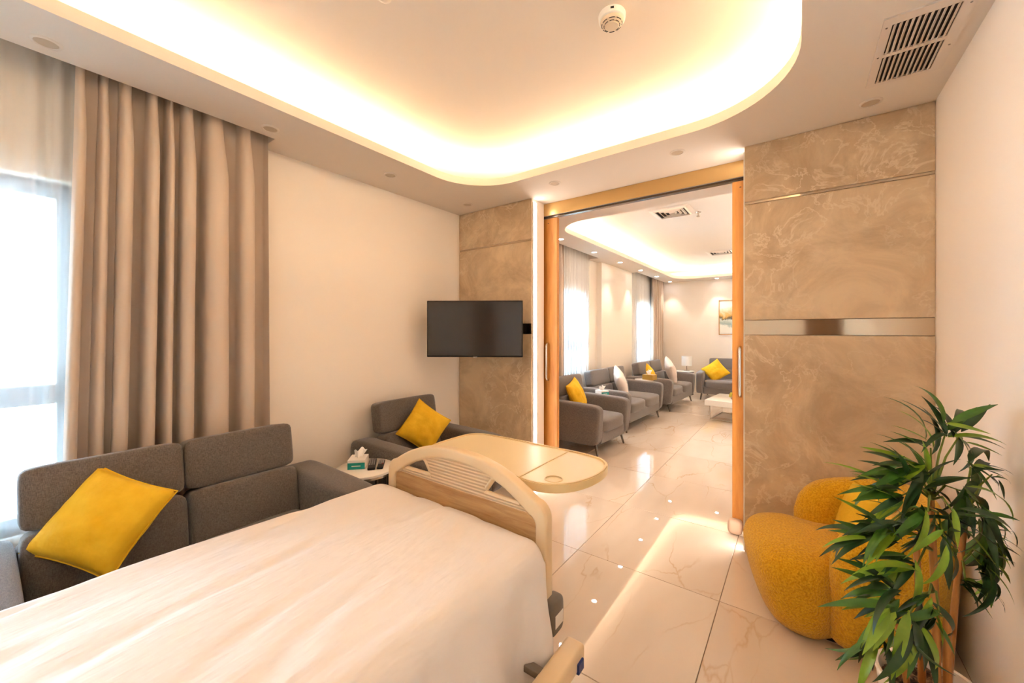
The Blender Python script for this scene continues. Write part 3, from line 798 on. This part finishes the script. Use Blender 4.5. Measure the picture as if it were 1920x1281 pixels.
remote((-2.150, 1.520, TBZ), R(49), .074, .019, 'short black remote control with a red button near the table edge', True)

# ------------------------------------------------------------------ television
tvl = Vector((-2.555, 2.262, 1.405)); tvr = Vector((-1.862, 2.69, 1.398)); tvl = Vector((-.7656 * 3.31, .6772 * 3.31, 1.41)); tvr = Vector((-.5686 * 3.27, .8231 * 3.27, 1.41))
cen = (tvl + tvr) / 2; tw = (tvr - tvl).length / 2; ang = math.atan2((tvr - tvl).y, (tvr - tvl).x); th_ = .238
tv = tag(empty('television', (cen.x, cen.y, 1.403), ang), 'flat black television mounted across the corner', 'television')
ob('housing', rbox(-tw, tw, 0, .035, -th_, th_, .004, 2), M_BLACK, tv, 40)
ob('screen', bx(-tw + .008, tw - .008, -.0015, 0, -th_ + .012, th_ - .008), M_SCREEN, tv)
ob('rear_hump', rbox(-tw * .6, tw * .6, .0352, .06, -th_ * .7, th_ * .5, .01), M_BLACK, tv, 40)
ob('logo_plate', bx(-.012, .022, -.003, -.0015, -th_ - .004, -th_ + .005), M_CHROME, tv)
ob('wall_bracket', rbox(-.06, .06, .0602, .075, -.08, .08, .004), M_BLACK, tv)
ob('bracket_arm', tube([(0, .07, 0), (.06, .2, 0), (0, (YD - .012 - cen.y) / cos(ang), 0)], .018, 8), M_BLACK, tv, 40)
o = ob('wall_plate', rbox(-.07, .07, -.012, 0, -.11, .11, .003), M_BLACK, tv); o.location = (0, (YD - .004 - cen.y) / cos(ang), 0); o.rotation_euler = (0, 0, -ang)

# ------------------------------------------------------------------ yellow barrel chair
ch = tag(empty('barrel_chair', (.118, 2.445, 0), R(194)), 'mustard yellow boucle tub chair by the stone wall behind the plant', 'armchair')
b = superbox(.312, .31, .188, 4.0, 18, (.03, 0, .02))
for v in b.verts:
    t = (v.co.z / .188 + 1) / 2
    k = .84 + .15 * min(1, t * 1.5)
    v.co.y *= .74 + .26 * min(1, max(0, (v.co.x + .02) / .12))
    v.co.x *= k if v.co.x > 0 else 1; v.co.y *= .92 + .08 * min(1, t * 1.4)
shift(b, (.03, 0, .2))
for v in b.verts:
    if v.co.z < .1: v.co.z = max(.004, .1 - (.1 - v.co.z) * 1.35)
ob('seat', b, M_BOUCLE, ch, 180)
def wrap():
    b = bmesh.new(); path = []; r0 = .262; fx = .075
    for k in range(5): path.append((fx - k * .026, r0, 0))
    for k in range(1, 28):
        a = pi / 2 + pi * k / 28; path.append((-.05 + r0 * cos(a) * 1.02, r0 * sin(a), 0))
    for k in range(4, -1, -1): path.append((fx - k * .026, -r0, 0))
    n = len(path); rings = []; SEG = 22
    L = [0]
    for i in range(1, n): L.append(L[-1] + math.dist(path[i][:2], path[i - 1][:2]))
    for i, p in enumerate(path):
        a = path[max(0, i - 1)]; c = path[min(n - 1, i + 1)]
        t = Vector((c[0] - a[0], c[1] - a[1], 0)).normalized(); s = Vector((t.y, -t.x, 0))
        m_ = L[i] / L[-1]; endd = min(L[i], L[-1] - L[i]); e = min(1, endd / .13); e = math.sqrt(1 - (1 - e) ** 2)
        e = max(.06, e)
        back = sin(pi * m_)
        top = (.53 + .13 * back ** 1.1) - .09 * (1 - e); z0 = .015
        hz = (top - z0) / 2 * (.80 + .20 * e); zc = z0 + (top - z0) / 2
        hx = .095 * e
        ring = []
        for q in range(SEG):
            an = 2 * pi * q / SEG; cx, cz = cos(an), sin(an); ex = 2 / 2.8
            ox = math.copysign(abs(cx) ** ex, cx) * hx; oz = math.copysign(abs(cz) ** ex, cz) * hz
            tp = .80 + .24 * min(1, (oz / hz + 1) / 1.2)
            ring.append(b.verts.new(Vector((p[0], p[1], zc + oz)) + s * ox + (-s if False else s) * 0 + Vector((p[0], p[1], 0)) * ((tp - 1) * .35)))
        rings.append(ring)
    for A, B in zip(rings, rings[1:]):
        for q in range(SEG): b.faces.new((A[q], A[(q + 1) % SEG], B[(q + 1) % SEG], B[q]))
    b.faces.new(rings[0][::-1]); b.faces.new(rings[-1]); bmesh.ops.recalc_face_normals(b, faces=b.faces)
    return b
ob('backrest', wrap(), M_BOUCLE, ch, 180)
ob('plinth', lathe([(.2, 0), (.2, .03)], 40), M_BLACKSOFT, ch)
cushion((.24, 2.47, .50), aim(-.9, -.25, .35, 10), .155, .06, M_YEL, 'smooth yellow cushion tucked in the tub chair behind the plant', 11, GC)

# ------------------------------------------------------------------ potted plant
PX, PY = .331, 1.772
pl = tag(empty('potted_plant', (PX, PY, 0)), 'tall leafy bamboo-like plant in a white pot by the right wall', 'plant')
ob('pot', lathe([(.085, 0), (.092, .004), (.122, .26), (.128, .275), (.126, .282), (.116, .28), (.112, .24)], 40, cap=False), M_POT, pl, 50)
b = lathe([(.112, .238), (.08, .246), (.04, .25), (.001, .252)], 28, cap=False)
for v in b.verts: v.co.z += .006 * noise.noise((v.co.x * 60, v.co.y * 60, 1))
ob('soil', b, M_SOIL, pl, 180)
rc = random.Random(3)
for k in range(60):
    a = rc.uniform(0, 2 * pi); q = .105 * math.sqrt(rc.random())
    if k == 0:
        chip = ob('bark_chip', superbox(.009, .006, .004, 3, 2), M_SOIL, pl); o = chip
    else: o = chip.copy(); COL.objects.link(o); o.parent = pl
    o.location = (q * cos(a), q * sin(a), .254); o.rotation_euler = (rc.uniform(-.5, .5), rc.uniform(-.5, .5), rc.uniform(0, 6))
def ray(u, v, dep):
    """room point that sits at the given distance into the room along the photograph's sight line"""
    s, c = sin(YAW), cos(YAW); a = (u - 960) / 733; e = (622 - v) / 733
    return Vector(((-s + c * a) * dep - PX, (c + s * a) * dep - PY, EYE + e * dep))
canes = [(.035, -.03, .03, -.05, .52, .011), (-.01, .02, -.02, .05, .72, .010), (-.05, -.02, -.10, -.01, .60, .009), (.01, -.055, .0, -.03, .86, .010), (.05, .04, .09, .05, .80, .009)]
for (a, b0, c, d, h, r) in canes:
    ob('cane', tube([(a, b0, .245), (a * .6 + c * .4, b0 * .6 + d * .4, .245 + (h - .245) * .5), (c, d, h)], [r, r * .95, r * .8], 10), M_CANE, pl, 50)
def leaf_mesh(L, Wd, bend, mt):
    b = bmesh.new(); n = 9; rows = []
    for i in range(n + 1):
        t = i / n; wd = Wd * (sin(pi * min(1, t * 1.02) ** .78) ** .85) * (1 - .25 * t) + .0006
        a = bend * t; x = L * (sin(a) / bend if abs(bend) > 1e-3 else t); z = -L * ((1 - cos(a)) / bend if abs(bend) > 1e-3 else 0)
        rows.append([b.verts.new((x, s * wd, z + abs(s) * wd * .28)) for s in (-1, -.5, 0, .5, 1)])
    for A, B in zip(rows, rows[1:]):
        for i in range(4): b.faces.new((A[i], A[i + 1], B[i + 1], B[i]))
    me = bpy.data.meshes.new('leaf'); b.to_mesh(me); b.free(); me.materials.append(mt)
    for p in me.polygons: p.use_smooth = True
    return me
LM = [[leaf_mesh(L, w, bd, mt) for (L, w, bd) in ((.22, .015, 1.0), (.18, .016, .6), (.24, .0155, 1.5), (.16, .0135, .3))] for mt in M_LEAF]
rl = random.Random(21)
# (u, v, depth, leaves, favoured image direction in degrees [0 right, 90 up], spread, size)
nodes = [(1775, 805, 1.22, 9, 60, 100, .9), (1800, 815, 1.25, 5, 0, 70, 1.05), (1745, 840, 1.22, 5, 120, 60, .9), (1735, 875, 1.2, 8, 165, 70, .95),
         (1700, 865, 1.2, 5, 170, 40, .9), (1690, 930, 1.17, 9, 165, 50, 1.0), (1740, 905, 1.2, 6, 30, 70, .85), (1820, 875, 1.25, 7, -10, 60, 1.05),
         (1800, 920, 1.18, 9, -35, 70, 1.0), (1670, 985, 1.15, 9, 180, 45, 1.0), (1740, 960, 1.13, 8, -100, 80, .9), (1790, 965, 1.12, 8, -40, 70, .95),
         (1840, 960, 1.17, 9, -50, 60, 1.0), (1850, 1000, 1.18, 8, -30, 40, 1.05), (1690, 1025, 1.15, 7, 190, 60, .9), (1720, 1060, 1.12, 6, 200, 70, .9),
         (1680, 1110, 1.12, 8, 190, 60, .9), (1840, 1060, 1.18, 9, -25, 35, 1.05), (1810, 1090, 1.2, 5, -20, 50, .85), (1670, 1150, 1.1, 8, 215, 60, .95),
         (1700, 1160, 1.08, 7, 260, 50, .95), (1720, 1180, 1.1, 7, 265, 50, .95), (1740, 1120, 1.1, 5, -90, 60, .85), (1660, 1090, 1.14, 4, 170, 40, .8), (1770, 1005, 1.1, 6, -80, 90, .85),
         (1720, 985, 1.16, 6, 150, 120, .85), (1870, 1010, 1.2, 7, -60, 40, .95), (1850, 1045, 1.16, 7, -45, 35, 1.0), (1640, 1000, 1.14, 5, 175, 35, .85),
         (1860, 890, 1.25, 6, -20, 50, .9), (1690, 900, 1.18, 5, 160, 45, .95), (1650, 1200, 1.1, 5, 235, 50, .9), (1760, 1150, 1.08, 5, 250, 60, .8)]
s_, c_ = sin(YAW), cos(YAW); RT = Vector((c_, s_, 0)); FW = Vector((-s_, c_, 0))
for (u, v, dep, n, fav, spd, sz) in nodes:
    n = round(n * 1.28)
    p = ray(u, v, dep)
    # a twig from the nearest cane up to the cluster
    best = None
    for (a, b0, c, d, h, r) in canes:
        for t in (.35, .55, .75, .95, 1.0):
            z = .245 + (h - .245) * t; q = Vector((a + (c - a) * t, b0 + (d - b0) * t, z))
            dd = (q - p).length + (0.4 if z > p.z + .12 else 0)
            if best is None or dd < best[0]: best = (dd, q)
    q = best[1]; mid = (p + q) / 2 + Vector((0, 0, .03))
    ob('twig', tube([q, mid, p], [.0035, .003, .002], 6), M_TWIG, pl, 60)
    for k in range(n):
        an = R(fav + spd * (2 * (k + .5) / n - 1) + rl.uniform(-12, 12))
        dirv = RT * cos(an) + Vector((0, 0, 1)) * sin(an) * .9 + FW * rl.uniform(-.55, .45)
        dirv.normalize()
        o = bpy.data.objects.new('leaf', LM[rl.choices((0, 1, 2), (.5, .3, .2))[0]][rl.randrange(4)]); COL.objects.link(o); o.parent = pl
        x = dirv; zz = (Vector((0, 0, 1)) + RT * rl.uniform(-.5, .5) - FW * rl.uniform(0, .9)); y = zz.cross(x)
        if y.length < .1: y = RT.cross(x)
        y.normalize(); zz = x.cross(y)
        sc = sz * rl.uniform(.66, .98)
        base = p + Vector((rl.uniform(-.012, .012), rl.uniform(-.012, .012), rl.uniform(-.025, .02)))
        tip = base + x * .2 * sc                                  # keep tips off the wall
        lim = XR - PX - .012
        if tip.x > lim: sc *= max(.35, (lim - base.x) / max(.001, tip.x - base.x))
        if base.x > lim: base.x = lim - .02
        o.matrix_local = Matrix.Translation(base) @ Matrix((x, y, zz)).transposed().to_4x4() @ Matrix.Scale(sc, 4)

# ------------------------------------------------------------------ far room furniture
round_table((-2.18, 4.985, 0), .135, .52, 'round white side table beyond the first far armchair', 'small tables between the far seats')
tissue_box((-2.15, 5.0, .52), R(60), M_CARD, M_TEAL, 'white and teal tissue box on the table beyond the first far armchair', 1.15)
round_table((-2.14, 6.76, 0), .155, .565, 'round white side table between the two far sofas', 'small tables between the far seats')
tissue_box((-2.04, 6.74, .565), R(80), M_GOLDCARD, None, 'gold tissue box between the two far sofas', 1.5)
round_table((-2.02, 9.2, 0), .2, .52, 'round side table under the lamp in the far corner', 'small tables between the far seats')
lp = tag(empty('table_lamp', (-1.98, 9.2, .52)), 'small table lamp with white drum shade in the far corner', 'lamp')
ob('foot', lathe([(.06, 0), (.06, .012), (.01, .018)], 24), M_CHROME, lp, 40)
ob('stem', tube([(0, 0, .015), (0, 0, .2)], .006, 10), M_CHROME, lp, 40)
ob('shade', lathe([(.105, .115), (.105, .32), (.102, .32), (.102, .115), (.105, .115)], 36, cap=False), M_LAMPSH, lp, 40)
ob('shade_ring', tube([(-.1, 0, .19), (0, 0, .19), (.1, 0, .19)], .003, 6), M_CHROME, lp)
ct = tag(empty('coffee_table', (-.62, 7.05, 0), R(-6)), 'low white coffee table with steel sled legs in the far room', 'table')
ob('table_top', rbox(-.52, .52, -.42, .42, .235, .32, .004, 2), M_TABLE, ct, 40)
for y in (-.34, .34):
    ob('sled_leg', tube([(-.46, y, .234), (-.46, y, .012), (.46, y, .012), (.46, y, .234)], .011, 4), M_CHROME, ct, 30)
ob('cross_bar', tube([(-.46, -.34, .012), (-.46, .34, .012)], .009, 4), M_CHROME, ct)
fp = tag(empty('glass_planter', (-.79, 6.93, .32)), 'small yellow green ornament in a glass bowl on the coffee table', 'ornament')
ob('bowl', lathe([(.04, 0), (.062, .02), (.066, .045), (.05, .07), (.046, .07), (.06, .045), (.055, .022), (.036, .006)], 24), mat('amber_glass', rgb(170, 150, 120), .1), fp, 60)
for k in range(9):
    a = 2 * pi * k / 9; o = ob('petal', superbox(.018, .012, .04, 2.5, 3), mat('yellow_green_petal', rgb(206, 190, 70), .6), fp, 180)
    o.location = (-.03 + .035 * cos(a), .035 * sin(a), .075); o.rotation_euler = (.3 * sin(a), .3 * cos(a), a)
pt = tag(empty('framed_painting', (-1.115, YE - .004, 1.69)), 'framed abstract landscape painting on the far wall', 'painting')
fr = bmesh.new(); a, h, t = .30, .38, .014
box(fr, -a, a, -.025, 0, -h, -h + t); box(fr, -a, a, -.025, 0, h - t, h); box(fr, -a, -a + t, -.025, 0, -h + t, h - t); box(fr, a - t, a, -.025, 0, -h + t, h - t)
ob('picture_frame', fr, mat('gold_frame', rgb(206, 158, 96), .35, .6), pt)
m = mat('abstract_canvas', rgb(228, 220, 204), .7)
tc = nd(m, 'ShaderNodeTexCoord'); sx = nd(m, 'ShaderNodeSeparateXYZ'); lk(m, tc.outputs['Object'], sx.inputs[0])
nz = noise_tex(m, tc.outputs['Object'], 5, 5, .6, .8)
ad = nd(m, 'ShaderNodeMath', operation='MULTIPLY_ADD'); ad.inputs[1].default_value = .42; lk(m, nz, ad.inputs[0]); lk(m, sx.outputs[2], ad.inputs[2])
cr = ramp(m, ad.outputs[0], [(0, rgb(226, 220, 204)), (.08, rgb(150, 168, 160)), (.17, rgb(196, 200, 184)), (.205, rgb(96, 84, 60)), (.24, rgb(206, 160, 84)), (.34, rgb(232, 206, 172)), (.42, rgb(238, 230, 216)), (1, rgb(226, 226, 216))])
lk(m, cr, bsdf(m).inputs['Base Color'])
ob('canvas', bx(-a + t, a - t, -.016, -.004, -h + t, h - t), m, pt)
